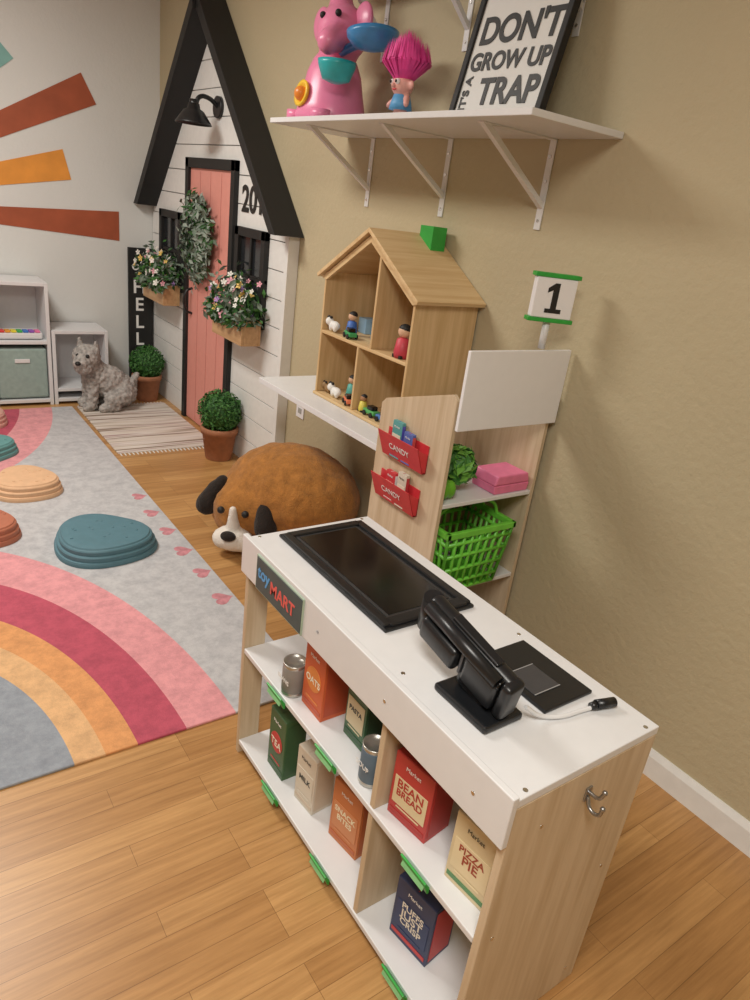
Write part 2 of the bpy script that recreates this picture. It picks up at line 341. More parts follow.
# ------------------------------------------------------------ rainbow rug
RCX,RCY=(-1.3+1.06)/2,(1.57+4.86)/2
def rug_mat():
    m,nt,b=newmat('rainbow_rug_pile'); t=nt.nodes.new('ShaderNodeTexCoord'); sp=nt.nodes.new('ShaderNodeSeparateXYZ'); L(nt,t.outputs['Object'],sp.inputs[0])
    def M(op,a,bv):
        n=nt.nodes.new('ShaderNodeMath'); n.operation=op
        for i,x in enumerate((a,bv)):
            if x is None: continue
            if isinstance(x,(int,float)): n.inputs[i].default_value=x
            else: L(nt,x,n.inputs[i])
        return n.outputs[0]
    def rr(cx,cy,ax,ay):
        u=M('DIVIDE',M('SUBTRACT',sp.outputs[0],cx-RCX),ax); v=M('DIVIDE',M('SUBTRACT',sp.outputs[1],cy-RCY),ay)
        return M('SQRT',M('ADD',M('MULTIPLY',u,u),M('MULTIPLY',v,v)),None)
    r=M('MINIMUM',rr(-.1,1.57,.88,1.5),rr(-.1,5.2,1.05,1.7)); f=M('DIVIDE',r,2.0)
    col=ramp(nt,f,[(0,(.30,.33,.37)),(.228,(.72,.44,.22)),(.275,(.70,.33,.13)),(.325,(.48,.085,.13)),(.41,(.72,.32,.34)),(.5,(.50,.50,.51))],'CONSTANT')
    v=tex(nt); n1=noise(nt,v,16,6,.8); n2=noise(nt,v,220,2)
    mx=nt.nodes.new('ShaderNodeMixRGB'); mx.blend_type='MULTIPLY'; mx.inputs[0].default_value=1
    L(nt,col,mx.inputs[1]); L(nt,ramp(nt,n1,[(.35,(.78,.78,.80)),(.6,(1.06,1.06,1.06))]),mx.inputs[2]); L(nt,mx.outputs[0],b.inputs['Base Color'])
    b.inputs['Roughness'].default_value=.95; bump(nt,b,n2,.3,.003); return m
g=G('rainbow_area_rug',(0,0,0))
bx(g,'pile',-1.3,1.06,1.57,4.86,.0,.009,rug_mat(),.003)
ROSE=plain('rug_rose',(.52,.22,.25),.95,var=.25)
def heart(cx,cy,s,a):
    P=[]
    for k in range(28):
        t=2*math.pi*k/28; x=16*math.sin(t)**3/16; y=(13*math.cos(t)-5*math.cos(2*t)-2*math.cos(3*t)-math.cos(4*t))/16
        P.append((cx+s*(x*math.cos(a)-y*math.sin(a)),cy+s*(x*math.sin(a)+y*math.cos(a))))
    return P
k=0
for (x,y,s,a) in [(1.005,2.20,.045,0),(1.01,2.42,.042,.1),(1.005,2.63,.045,-.1),(1.01,2.84,.042,0),(1.005,3.05,.042,.1),(1.01,3.26,.04,0)]:
    k+=1; prism(g,'heart_%d'%k,heart(x,y,s,a+1.57),'z',.0085,.0094,ROSE)
# striped rag rug
def strip_mat():
    m,nt,b=newmat('striped_rag_weave'); w=nt.nodes.new('ShaderNodeTexNoise'); w.inputs['Scale'].default_value=1; w.inputs['Detail'].default_value=1
    v2=tex(nt,(1.2,34,1)); L(nt,v2,w.inputs['Vector'])
    c=ramp(nt,w.outputs['Fac'],[(.36,(.26,.20,.16)),(.44,(.60,.53,.45)),(.55,(.70,.66,.61)),(.66,(.40,.29,.27))]); L(nt,c,b.inputs['Base Color']); b.inputs['Roughness'].default_value=.95
    n=noise(nt,tex(nt,(60,160,1)),1,2); bump(nt,b,n,.5,.004); return m
g=G('striped_rag_rug',(1.4,4.4,0)); bx(g,'weave',1.09,1.69,3.9,4.85,0,.008,strip_mat(),.002)
for k in range(25):
    x=1.10+k*.0238
    for e,(y0,y1) in enumerate(((3.865,3.902),(4.848,4.88))): bx(g,'fringe_%d_%d'%(k,e),x,x+.006,y0,y1,0,.004,WPAINT,0)
# ------------------------------------------------------------ stepping stones
def stone(x,y,r,c,seed,h=.075):
    g=G('stepping_stone',(x,y,.010)); rnd=random.Random(seed); ph=rnd.uniform(0,6); m=plain('stone_colour_%d'%seed,c,.6,var=.05)
    bm=bmesh.new(); seg=72; rings=[]
    prof=[(1.0,0),(1.0,.012),(.985,.02),(.95,.022),(.955,.04),(.935,.044),(.90,.046),(.905,.062),(.885,.067),(.86,.069),(.84,h),(.7,h+.003),(.4,h+.004),(.02,h+.004)]
    def sh(t): return 1+.07*math.cos(3*t+ph)+.05*math.cos(2*t+ph*2)
    for q,z in prof: rings.append([bm.verts.new((r*q*sh(2*math.pi*i/seg)*math.cos(2*math.pi*i/seg),r*q*sh(2*math.pi*i/seg)*math.sin(2*math.pi*i/seg),z)) for i in range(seg)])
    for a,b in zip(rings,rings[1:]):
        for i in range(seg): bm.faces.new((a[i],a[(i+1)%seg],b[(i+1)%seg],b[i]))
    bm.faces.new(rings[0][::-1]); bm.faces.new(rings[-1])
    o=put(g,'tiered_body',tome(bm,'stone'),m,(x,y,.010))
    for k in range(14):
        t=rnd.uniform(0,6.28); q=rnd.uniform(.2,.72)*r; ell(g,'grip_dot_%d'%k,(x+q*math.cos(t),y+q*math.sin(t),.010+h+.004),(.006,.006,.002),m,seg=10)
stone(.71,2.79,.205,(.085,.19,.235),1); stone(.535,3.5,.16,(.70,.44,.26),4); stone(.28,3.06,.15,(.44,.15,.085),3); stone(.42,4.05,.16,(.12,.30,.30),2); stone(.50,4.6,.13,(.60,.33,.27),5)
# ------------------------------------------------------------ plush dog
def fuzz(name,c,var=.3):
    m,nt,b=newmat(name); v=tex(nt); f=noise(nt,v,26,6,.7)
    L(nt,ramp(nt,f,[(.3,tuple(x*(1-var) for x in c)),(.7,tuple(min(1,x*(1+var)) for x in c))]),b.inputs['Base Color']); b.inputs['Roughness'].default_value=.95
    b.inputs['Sheen Weight'].default_value=.1; bump(nt,b,noise(nt,v,160,3),.6,.008); return m
BRN=fuzz('brown_plush',(.36,.15,.03)); DBR=fuzz('dark_brown_plush',(.014,.008,.005)); WPL=fuzz('white_plush',(.78,.73,.66),.08)
g=G('plush_dog_pillow',(1.5,2.60,0))
blob(g,'body',[('e',(1.510,2.58,.240),(.268,.33,.228),(0,0,rad(25))),('e',(1.41,2.64,.20),(.22,.25,.19)),('e',(1.285,2.62,.175),(.14,.14,.145)),
  ('c',(1.40,2.36,.06),.055,(1.32,2.29,.055),.055),('c',(1.36,2.86,.055),.05,(1.28,2.86,.05),.05)],BRN,.014,6,.016,.06)
fd=Vector((-.70,-.71,0)); sd=Vector((-.71,.70,0)); hc=Vector((1.27,2.605,.175)); RZ=rad(45)
m0=hc+fd*.110+Vector((0,0,-.085))
blob(g,'muzzle',[('e',tuple(m0),(.065,.078,.060),(0,0,RZ)),('e',tuple(m0+sd*.042+Vector((0,0,-.010))),(.052,.052,.048)),('e',tuple(m0-sd*.042+Vector((0,0,-.010))),(.052,.052,.048)),('c',tuple(m0),.04,tuple(hc+fd*.128+Vector((0,0,.06))),.016)],WPL,.008,5,.006,.03)
ell(g,'nose',m0+fd*.064+Vector((0,0,.035)),(.026,.034,.022),DBR,(0,0,RZ))
for n,a,b in (('left',(1.215,2.705,.29),(1.155,2.735,.17)),('right',(1.325,2.475,.295),(1.295,2.425,.165))):
    a=Vector(a); b=Vector(b)
    blob(g,'ear_'+n,[('c',tuple(a),.028,tuple(a.lerp(b,.45)),.046),('c',tuple(a.lerp(b,.45)),.046,tuple(b),.052)],DBR,.01,6,.006,.03)
for n,s in (('left',1),('right',-1)):
    e=hc+fd*.126+sd*s*.055+Vector((0,0,.045)); ell(g,'eye_'+n,e,.016,BLACK)
# ------------------------------------------------------------ wall shelf + brackets
def wshelf(name,z,y0,y1,x0):
    g=G(name,(W,(y0+y1)/2,z)); bx(g,'board',x0,W-.001,y0,y1,z,z+.018,WHITE)
    for k,y in enumerate((1.67,2.161,2.656)):
        bx(g,'bracket_wall_leg_%d'%k,W-.005,W-.001,y-.013,y+.013,z-.262,z,METW,.001)
        bx(g,'bracket_top_leg_%d'%k,x0+.06,W-.001,y-.013,y+.013,z-.004,z,METW,.001)
        prism(g,'bracket_brace_%d'%k,[(W-.005,z-.20),(W-.005,z-.182),(x0+.095,z-.004),(x0+.065,z-.004)],'y',y-.010,y+.010,METW)
        for q in (.05,.12,.235): cyl(g,'screw_%d_%d'%(k,int(q*1000)),(W-.004,y,z-q),(W-.0075,y,z-q),.005,CHROME,seg=12)
wshelf('wall_shelf',1.76,1.417,2.859,1.421); wshelf('wall_shelf',2.29,1.417,2.859,1.50)
# framed sign
g=G('framed_quote_sign',(1.645,1.812,1.779),(0,rad(12),0),local=True)
PAPER=plain('sign_paper',(.74,.74,.72),.6,var=.01)
box(g,'panel',(0,0,.25),(.008,.37,.48),PAPER,0)
for n,c,s in (('left',(0,.192,.25),(.026,.022,.50)),('right',(0,-.192,.25),(.026,.022,.50)),('bottom',(0,0,.011),(.026,.362,.022)),('top',(0,0,.489),(.026,.362,.022))): box(g,'frame_'+n,c,s,BLACK,.002)
txt(g,'line_dont',"DON'T",.108,(-.006,-.008,.268),TXB,off=.003); txt(g,'line_grow_up','GROW UP',.072,(-.006,0,.180),TXB,off=.002)
txt(g,'line_trap','TRAP',.106,(-.006,-.035,.09),TXB,off=.003)
txt(g,'line_its_a',"IT'S A",.042,(-.006,.15,.09),TXB,rot=(rad(90),rad(-90),rad(-90)),off=.001)
# pink ball popper toy
TP=plain('toy_pink',(.80,.24,.42),.3,var=.03); TB=plain('toy_blue',(.05,.25,.55),.3); TT=plain('toy_teal',(.03,.42,.45),.3); TY=plain('toy_yellow',(.85,.55,.04),.35)
zz=1.7795
g=G('pink_elephant_ball_toy',(1.6,2.67,1.779))
lathe(g,'body',[(.0,0),(.135,0),(.142,.02),(.13,.06),(.118,.11),(.105,.17),(.085,.215),(.065,.24),(0,.25)],(1.6,2.69,zz),TP)
blob(g,'head',[('e',(1.6,2.66,zz+.305),(.098,.10,.098)),('c',(1.6,2.68,zz+.2),.07,(1.6,2.67,zz+.3),.08),('c',(1.55,2.61,zz+.28),.052,(1.48,2.55,zz+.245),.042),('c',(1.6,2.68,zz+.38),.05,(1.6,2.69,zz+.445),.035)],TP,.01,4)
ell(g,'ear_1',(1.62,2.55,zz+.34),(.02,.055,.06),TP); ell(g,'ear_2',(1.58,2.78,zz+.34),(.02,.055,.06),TP)
ell(g,'eye_1',(1.512,2.66,zz+.345),.012,BLACK); ell(g,'eye_2',(1.535,2.59,zz+.35),.012,BLACK)
lathe(g,'ball_mouth',[(.03,0),(.045,.0),(.047,.012),(.034,.012),(.03,.002),(0,.002)],(1.475,2.70,zz+.085),TY,rot=(0,rad(-80),0))
ell(g,'orange_ball',(1.465,2.70,zz+.085),.026,plain('toy_orange',(.8,.25,.03),.35))
cyl(g,'foot_1',(1.50,2.60,zz),(1.50,2.60,zz+.035),.038,TP); cyl(g,'foot_2',(1.50,2.79,zz),(1.50,2.79,zz+.035),.038,TP)
blob(g,'arm_right',[('c',(1.56,2.58,zz+.18),.034,(1.51,2.53,zz+.14),.026)],TP,.008,2)
lathe(g,'teal_bowl',[(.02,-.05),(.05,-.04),(.068,.005),(.070,.02),(.062,.017),(.045,-.02),(0,-.028)],(1.50,2.51,zz+.165),TT)
lathe(g,'blue_tray',[(.02,-.03),(.07,-.015),(.09,.01),(.092,.025),(.084,.022),(.06,-.005),(0,-.012)],(1.56,2.385,zz+.250),TB,rot=(rad(-8),0,0))
tube(g,'tray_arm',[(1.57,2.60,zz+.235),(1.57,2.5,zz+.25),(1.56,2.42,zz+.245)],.016,TB)
# troll doll
g=G('troll_doll',(1.58,2.20,1.779)); SK=plain('troll_skin',(.75,.38,.33),.5); HR=plain('troll_hair',(.80,.06,.34),.6,var=.2)
blob(g,'figure',[('e',(1.58,2.2,zz+.055),(.028,.032,.035)),('c',(1.58,2.185,zz+.03),.014,(1.575,2.18,zz+.013),.013),('c',(1.58,2.215,zz+.03),.014,(1.575,2.22,zz+.013),.013),('c',(1.58,2.17,zz+.07),.011,(1.565,2.15,zz+.05),.010),('c',(1.58,2.23,zz+.07),.011,(1.565,2.25,zz+.05),.010),('e',(1.578,2.2,zz+.108),(.037,.042,.035)),('e',(1.578,2.152,zz+.108),(.008,.014,.015)),('e',(1.578,2.248,zz+.108),(.008,.014,.015))],SK,.005,2)
lathe(g,'dress',[(.040,0),(.036,.02),(.028,.045),(.0,.047)],(1.58,2.2,zz+.035),plain('troll_dress',(.1,.35,.65),.5))
for s in (-1,1):
    ell(g,'eye_white_%d'%(s+2),(1.546,2.2+s*.015,zz+.115),.009,TXW,seg=16); ell(g,'eye_%d'%(s+2),(1.539,2.2+s*.015,zz+.115),.005,BLACK,seg=16)
ell(g,'nose',(1.539,2.2,zz+.104),.007,SK,seg=16); ell(g,'mouth',(1.545,2.2,zz+.093),(.003,.012,.003),RED,seg=16)
rnd=random.Random(3); bm=bmesh.new()
for _ in range(700):
    a=rnd.uniform(0,6.28); q=rnd.random()**.5; b=Vector((.034*q*math.cos(a),.036*q*math.sin(a),.0)); tip=Vector((.065*q*math.cos(a),.085*q*math.sin(a),.085+.05*(1-q)+rnd.uniform(0,.025)))
    mid=b.lerp(tip,.5)+Vector((.03*q*math.cos(a),.04*q*math.sin(a),0)); w=Vector((-math.sin(a),math.cos(a),0))*.004
    vs=[bm.verts.new(x) for x in (b-w,b+w,mid+w*.8,mid-w*.8)]; bm.faces.new(vs); t=bm.verts.new(tip); bm.faces.new((vs[3],vs[2],t))
put(g,'hair',tome(bm,'hair'),HR,(1.58,2.2,zz+.125))
# ------------------------------------------------------------ wall desk
g=G('white_wall_desk',(1.59,2.27,.752)); bx(g,'top',1.378,W-.001,1.812,2.735,.728,.752,WHITE)
bx(g,'wall_cleat',W-.02,W-.001,1.83,2.72,.66,.728,WHITE); bx(g,'end_leg',1.42,W-.02,1.815,1.833,0,.728,WHITE)
prism(g,'gusset',[(W-.02,.728),(1.55,.728),(W-.02,.5)],'y',2.55,2.566,WHITE)
# ------------------------------------------------------------ dollhouse
g=G('wooden_dollhouse',(1.645,2.16,.753)); x0,x1=1.50,1.787; t=.012; b0=.753
bx(g,'base',x0-.01,x1,1.865,2.457,b0,b0+t,PINE_Y); bx(g,'side_left',x0,x1,2.457-t,2.457,b0+t,1.245,PINE_Z); bx(g,'side_right',x0,x1,1.865,1.865+t,b0+t,1.245,PINE_Z)
prism(g,'back_panel',[(1.877,b0+t),(2.445,b0+t),(2.445,1.24),(2.161,1.40),(1.877,1.24)],'x',x1-.006,x1,PINE_Z)
bx(g,'middle_floor',x0,x1-.006,1.877,2.445,1.008,1.008+t,PINE_Y)
bx(g,'divider_upper',x0,x1-.006,2.09,2.09+t,1.02,1.36,PINE_Z); bx(g,'divider_lower',x0,x1-.006,2.17,2.17+t,b0+t,1.008,PINE_Z)
prism(g,'roof_right',[(1.838,1.222),(2.161,1.418),(2.161,1.434),(1.832,1.234)],'x',x0-.02,x1+.004,PINE_X,.001)
prism(g,'roof_left',[(2.484,1.222),(2.49,1.234),(2.161,1.434),(2.161,1.418)],'x',x0-.02,x1+.004,PINE_X,.001)
prism(g,'gable_trim_right',[(1.85,1.222),(2.161,1.41),(2.161,1.385),(1.878,1.215)],'x',x0-.004,x0+.008,PINE_Y); prism(g,'gable_trim_left',[(2.472,1.222),(2.444,1.215),(2.161,1.385),(2.161,1.41)],'x',x0-.004,x0+.008,PINE_Y)
prism(g,'chimney',[(2.075,1.376),(2.15,1.424),(2.15,1.463),(2.075,1.463)],'x',1.70,1.765,GREEN,.001)
# toys in dollhouse
def figure(x,y,z,c1,c2,nm,s=1.5):
    g=G('toy_figurine',(x,y,z)); lathe(g,'body',[(.014*s,0),(.016*s,.01*s),(.012*s,.035*s),(.0,.04*s)],(x,y,z),plain(nm+'a',c1,.5),seg=16); ell(g,'head',(x,y,z+.049*s),.012*s,plain(nm+'b',c2,.5),seg=16)
    ell(g,'hair',(x+.002,y,z+.053*s),(.012*s,.012*s,.010*s),BLACK,seg=16); box(g,'feet',(x-.003,y,z+.003*s),(.022*s,.026*s,.006*s),BLACK,.001)
def car(x,y,z,c,rz,nm,s=1.2):
    g=G('toy_car',(x,y,z),(0,0,rz),local=True); m=plain(nm,c,.35); box(g,'chassis',(0,0,.014*s),(.06*s,.028*s,.014*s),m,.004); box(g,'cabin',(-.004*s,0,.027*s),(.03*s,.024*s,.014*s),GLASSB,.004)
    for i,a in enumerate((-.018,.018)):
        for j,b in enumerate((-.015,.015)): cyl(g,'wheel_%d%d'%(i,j),(a*s,(b-.003)*s,.008*s),(a*s,(b+.003)*s,.008*s),.008*s,BLACK,seg=14)
def animal(x,y,z,nm,c=(.8,.8,.78),s=1.3):
    g=G('toy_panda',(x,y,z)); m=plain(nm,c,.6)
    def q(a,b,c): return (x+a*s,y+b*s,z+c*s)
    blob(g,'body',[('e',q(0,0,.02),(.014*s,.022*s,.014*s)),('c',q(-.006,-.012,.015),.007*s,q(-.006,-.012,.008),.006*s),('c',q(-.006,.012,.015),.007*s,q(-.006,.012,.008),.006*s),('e',q(-.006,.022,.03),(.013*s,.013*s,.013*s))],m,.004,1)
    ell(g,'ear_1',q(-.006,.015,.042),.005*s,BLACK,seg=12); ell(g,'ear_2',q(-.006,.029,.042),.005*s,BLACK,seg=12)
zu,zl=1.0205,.7655
figure(1.57,2.335,zu,(.05,.15,.5),(.7,.45,.3),'fa'); figure(1.55,2.13,zu,(.6,.06,.05),(.7,.45,.3),'fb',1.2); figure(1.535,1.95,zu,(.55,.05,.08),(.7,.45,.3),'fc',1.9); figure(1.60,1.91,zu,(.05,.1,.4),(.7,.45,.3),'fd',2.1)
figure(1.53,2.14,zl,(.7,.6,.1),(.4,.2,.1),'fe',1.1); figure(1.60,2.33,zl,(.1,.4,.35),(.7,.45,.3),'ff',1.5)
animal(1.525,2.39,zu,'pa'); animal(1.525,2.33,zl,'pb'); animal(1.535,2.405,zl,'pc',(.3,.18,.08),1.0); animal(1.525,1.915,zl,'pd',(.6,.5,.3),1.1)
car(1.53,2.28,zu,(.05,.35,.12),1.3,'ca'); car(1.53,2.24,zl,(.75,.2,.1),1.2,'cb'); car(1.53,1.995,zl,(.08,.2,.5),1.57,'cc'); car(1.53,2.08,zl,(.1,.4,.12),1.57,'cd'); car(1.60,2.03,zl,(.7,.65,.5),1.2,'ce')
g=G('toy_blocks',(1.64,2.2,zu))
for k,(x,y,z,s,c) in enumerate([(1.63,2.22,0,.055,(.05,.25,.45)),(1.61,2.15,0,.04,(.1,.4,.1)),(1.63,2.22,.055,.045,(.1,.42,.45)),(1.68,2.29,0,.05,(.75,.7,.6)),(1.68,2.29,.05,.04,(.6,.1,.08)),(1.68,2.38,0,.06,(.3,.5,.7))]): box(g,'block_%d'%(k+1),(x,y,zu+z+s/2),(s,s,s),plain('blk%d'%k,c,.5),.002,(0,0,k*.3) if z==0 else (0,0,.2))
g=G('toy_doll_bed',(1.69,2.01,zu)); box(g,'frame',(1.70,2.02,zu+.011),(.12,.07,.022),PINE_X,.002); box(g,'quilt',(1.69,2.02,zu+.029),(.09,.064,.014),plain('quilt_teal',(.1,.4,.45),.8),.005); box(g,'headboard',(1.764,2.02,zu+.028),(.008,.07,.056),PINE_X,.002)
# ------------------------------------------------------------ checkout display stand
g=G('market_display_stand',(1.57,1.6,0))
SP=[(1.43,0),(1.785,0),(1.785,.915),(1.765,.935),(1.45,1.034),(1.43,1.02)]
prism(g,'side_left',SP,'x',1.352,1.366,PALE,.001)
prism(g,'side_right',SP,'x',1.758,1.772,PALE,.001)
for k,zc in enumerate((.08,.37,.688)): bx(g,'shelf_%d'%(k+1),1.366,1.758,1.432,1.775,zc-.014,zc,WHITE)
bx(g,'back_panel',1.366,1.758,1.776,1.784,.06,.90,PALE)
box(g,'header_board',(1.567,1.418,1.05),(.425,.012,.236),HEADW,.002)
def pocket(zc,y0,y1,nm):
    g=G('red_candy_pocket',(1.35,1.65,zc)); xb=1.3515
    prism(g,'front',[(xb-.012,zc),(xb-.016,zc),(xb-.048,zc+.085),(xb-.044,zc+.085)],'y',y0,y1,RED,.0005)
    prism(g,'side_a',[(xb,zc),(xb-.014,zc),(xb-.045,zc+.083),(xb,zc+.06)],'y',y0,y0+.003,RED); prism(g,'side_b',[(xb,zc),(xb-.014,zc),(xb-.045,zc+.083),(xb,zc+.06)],'y',y1-.003,y1,RED)
    bx(g,'bottom',xb-.016,xb,y0,y1,zc,zc+.004,RED,.0005); bx(g,'backplate',xb-.003,xb,y0,y1,zc,zc+.09,RED,.0005)
    txt(g,'label_candy',nm,.030,(xb-.0342,(y0+y1)/2,zc+.044),TXW,rot=(rad(90+20.6),0,rad(-90)),ext=.0004)
    return g
pocket(.762,1.515,1.725,'CANDY'); pocket(.612,1.525,1.735,'CANDY')
def grocery(name,x,y,z,dx,dy,h,c,cs,label,rz=0,lc=(.8,.75,.6),tc=(.05,.05,.05),shape='rect'):
    g=G(name,(x,y,z),(0,0,rz),local=True); m=plain('carton_'+label+str(round(y,2)),c,.45,var=.03); s=plain('carton_side_'+label+str(round(y,2)),cs,.45,var=.03)
    box(g,'carton',(0,0,h/2),(dx,dy,h),m,.0015); box(g,'side_stripe',(0,-dy/2-.0006,h*.5),(dx*.82,.001,h*.86),s,0)
    box(g,'top_flap',(0,0,h+.0006),(dx*.96,dy*.96,.0012),m,0); box(g,'top_seam',(0,0,h+.0014),(dx*.9,.0015,.0006),s,0)
    lm=plain('label_'+label+str(round(y,2)),lc,.5,var=.02); X=-dx/2-.0008; tm=plain('print_'+label+str(round(y,2)),tc,.5)
    if shape=='disc': cyl(g,'label_disc',(X+.001,0,h*.52),(X-.0004,0,h*.52),min(dy,h)*.36,lm,seg=32)
    else: box(g,'label_panel',(X,0,h*.45),(.001,dy*.84,h*.42),lm,0)
    lines=label.split('|'); n=len(lines)
    for k,t in enumerate(lines): txt(g,'print_%d'%(k+1),t,min(.030,dy*1.1/max(3,len(t))),(X-.0012,0,h*.5+((n-1)/2-k)*.022),tm,ext=.0002,off=.0004)
    txt(g,'brand_print','Market',min(.014,dy*.2),(X-.0012,0,h*.86),TXW if sum(c)<1.4 else TXB,ext=.0002)
    box(g,'accent_band',(X,0,h*.1),(.001,dy*.9,h*.06),s,0); box(g,'small_print',(X,0,h*.2),(.0008,dy*.6,h*.02),lm,0)
def can(x,y,z,r,h,c,nm,body=True):
    g=G('food_can',(x,y,z)); m=plain('tin_'+nm,(.55,.54,.5),.3,.8); lm=plain('can_label_'+nm,c,.5)
    lathe(g,'tin',[(0,0),(r,0),(r,.004),(r*.97,.006),(r*.97,h-.006),(r,h-.004),(r,h),(r*.9,h),(r*.88,h-.004),(0,h-.004)],(x,y,z),m)
    lathe(g,'paper_label',[(r*.98,.010),(r*1.0,.011),(r*1.0,h-.011),(r*.98,h-.010)],(x,y,z),lm)
    txt(g,'print',nm,.018,(x-r-.0006,y,z+h*.5),TXW,ext=.0003)
grocery('candy_box',1.3385,1.66,.767,.014,.05,.12,(.1,.35,.35),(.1,.1,.5),'JELLY',0); grocery('candy_box',1.3385,1.60,.767,.014,.045,.10,(.1,.15,.45),(.6,.1,.1),'MINT',0)
grocery('candy_box',1.3385,1.66,.617,.014,.05,.10,(.6,.05,.06),(.8,.8,.8),'GUM',0); grocery('candy_box',1.3385,1.60,.617,.014,.045,.115,(.65,.6,.5),(.5,.05,.06),'PLUM',0)
# number sign
g=G('checkout_number_sign',(1.66,1.43,1.155),(0,0,rad(-28)),local=True)
cyl(g,'pole',(0,0.006,.015),(0,0.006,.11),.011,WHITE); box(g,'plate',(0,0,.165),(.125,.03,.115),HEADW,.003)
box(g,'green_cap_top',(0,0,.2285),(.14,.036,.012),GREEN,.002); box(g,'green_cap_bottom',(0,0,.1015),(.14,.036,.012),GREEN,.002)
prism(g,'numeral_one',[(-.024,.123),(.026,.123),(.026,.135),(.010,.135),(.010,.208),(-.004,.208),(-.024,.193),(-.024,.180),(-.008,.188),(-.008,.135),(-.024,.135)],'y',-.0165,-.0145,TXB)
# green basket
g=G('green_shopping_basket',(1.53,1.52,.372)); a0,a1,c0,c1=1.385,1.67,1.40,1.62; zb=.372; hh=.215
def bpt(u,v,w): # tapered
    k=.82+.18*w; mx=(a0+a1)/2; my=(c0+c1)/2
    return (mx+(u-.5)*(a1-a0)*k,my+(v-.5)*(c1-c0)*k,zb+.004+hh*w)
def strip(nm,p,q,r=.0035): cyl(g,nm,p,q,r,LIME,seg=8)
n=0
for side in range(4):
    def E(s,w): return bpt(*( (s,0),(1,s),(1-s,1),(0,1-s) )[side],w)
    for k in range(0,9): n+=1; strip('bar_%d'%n,E(k/8,0),E(k/8,1),.006)
    for w in (0,.15,.38,.62,.84): n+=1; strip('rail_%d'%n,E(0,w),E(1,w),.0065)
    n+=1; a=E(0,1);b=E(1,1); box(g,'rim_%d'%side,((a[0]+b[0])/2,(a[1]+b[1])/2,a[2]),(abs(a[0]-b[0])+.016,abs(a[1]-b[1])+.016,.022),LIME,.003)
box(g,'floor_panel',((a0+a1)/2,(c0+c1)/2,zb+.006),((a1-a0)*.8,(c1-c0)*.8,.004),LIME,.001)
for s in (.35,.65):
    a=bpt(0,s,1);b=bpt(1,s,1); tube(g,'handle_%d'%int(s*100),[a,(a[0]+.03,a[1],a[2]+.05),((a[0]+b[0])/2,a[1],a[2]+.07),(b[0]-.03,b[1],b[2]+.05),b],.006,LIME)
# produce
g=G('toy_lettuce',(1.50,1.55,.69)); rnd=random.Random(4); P=[]
LC=Vector((1.500,1.54,.765))
ell(g,'core',LC,(.05,.05,.06),LEAF2)
for _ in range(300):
    v=Vector((rnd.gauss(0,1),rnd.gauss(0,1),rnd.gauss(.35,1))).normalized(); p=LC+v*rnd.uniform(.05,.065); 
    if p.z>.72: P.append((p,v))
leaves(g,'leaves',P,.026,[plain('lettuce',(.14,.38,.05),.5),plain('lettuce_dark',(.05,.2,.03),.5)],6,.7)
g=G('toy_bell_pepper',(1.405,1.5,.69)); PG=plain('pepper_green',(.12,.38,.02),.35)
blob(g,'fruit',[('e',(1.405,1.48,.7225),(.026,.026,.032)),('e',(1.394,1.467,.7225),(.020,.022,.031)),('e',(1.418,1.467,.7225),(.020,.022,.031)),('e',(1.405,1.497,.7225),(.022,.022,.031))],PG,.005,2)
cyl(g,'stem',(1.405,1.48,.75),(1.408,1.477,.772),.005,LEAF2,seg=10)
g=G('pink_egg_carton',(1.67,1.5,.689)); PK=plain('carton_pink',(.78,.2,.36),.5)
prism(g,'tray',[(1.595,.689),(1.747,.689),(1.752,.718),(1.59,.718)],'y',1.44,1.55,PK,.003); prism(g,'lid',[(1.59,.719),(1.752,.719),(1.740,.752),(1.602,.752)],'y',1.44,1.55,PK,.005)
# ------------------------------------------------------------ store counter
X0,X1,Y0,Y1,ZT=.718,1.088,.474,1.433,.696
g=G('play_checkout_counter',(.9,.95,0))
bx(g,'top',X0,X1,Y0,Y1,ZT-.018,ZT,WHITE,.002)
bx(g,'fascia',X0-.014,X0,Y0-.002,Y1+.002,.60,ZT+.010,WHITE,.002)
bx(g,'end_panel_near',X0,X1,Y0,Y0+.016,0,ZT-.018,PALE); 
bx(g,'far_post_front',X0,X0+.062,Y1-.016,Y1,0,ZT-.018,PALE); bx(g,'far_post_back',X1-.062,X1,Y1-.016,Y1,0,ZT-.018,PALE)
bx(g,'far_rail',X0+.062,X1-.062,Y1-.016,Y1,.60,ZT-.018,WHITE)
bx(g,'back_rail',X1-.016,X1,Y0+.016,Y1-.016,.58,ZT-.018,WHITE)
bx(g,'shelf_middle',X0,X1-.02,Y0+.016,Y1-.016,.350,.365,WHITE); bx(g,'shelf_bottom',X0,X1-.02,Y0+.016,Y1-.016,.035,.05,WHITE)
bx(g,'divider_upper',X0+.003,X1-.02,.80,.815,.365,ZT-.018,PALE); bx(g,'divider_lower',X0+.003,X1-.02,.80,.815,.05,.35,PALE)
for k,(x,y) in enumerate([(.745,.485),(1.06,.485),(.745,1.422),(1.06,1.422),(.745,.807),(1.06,.807)]): cyl(g,'screw_cap_%d'%k,(x,y,ZT),(x,y,ZT+.0008),.0045,CHROME,seg=14)
for k,y in enumerate((.55,.80,1.05)): cyl(g,'fascia_screw_%d'%k,(X0-.014,y,.65),(X0-.0148,y,.65),.004,CHROME,seg=14)
for k,(x,zc) in enumerate([(.75,.05),(1.05,.05),(.75,.36),(1.05,.36),(.80,.6)]): cyl(g,'panel_screw_%d'%k,(x,Y0,zc),(x,Y0-.0008,zc),.004,CHROME,seg=14)
SG=plain('slate_sign',(.06,.09,.09),.5)
box(g,'store_sign',(X0-.0165,1.228,.648),(.005,.225,.088),SG,.002)
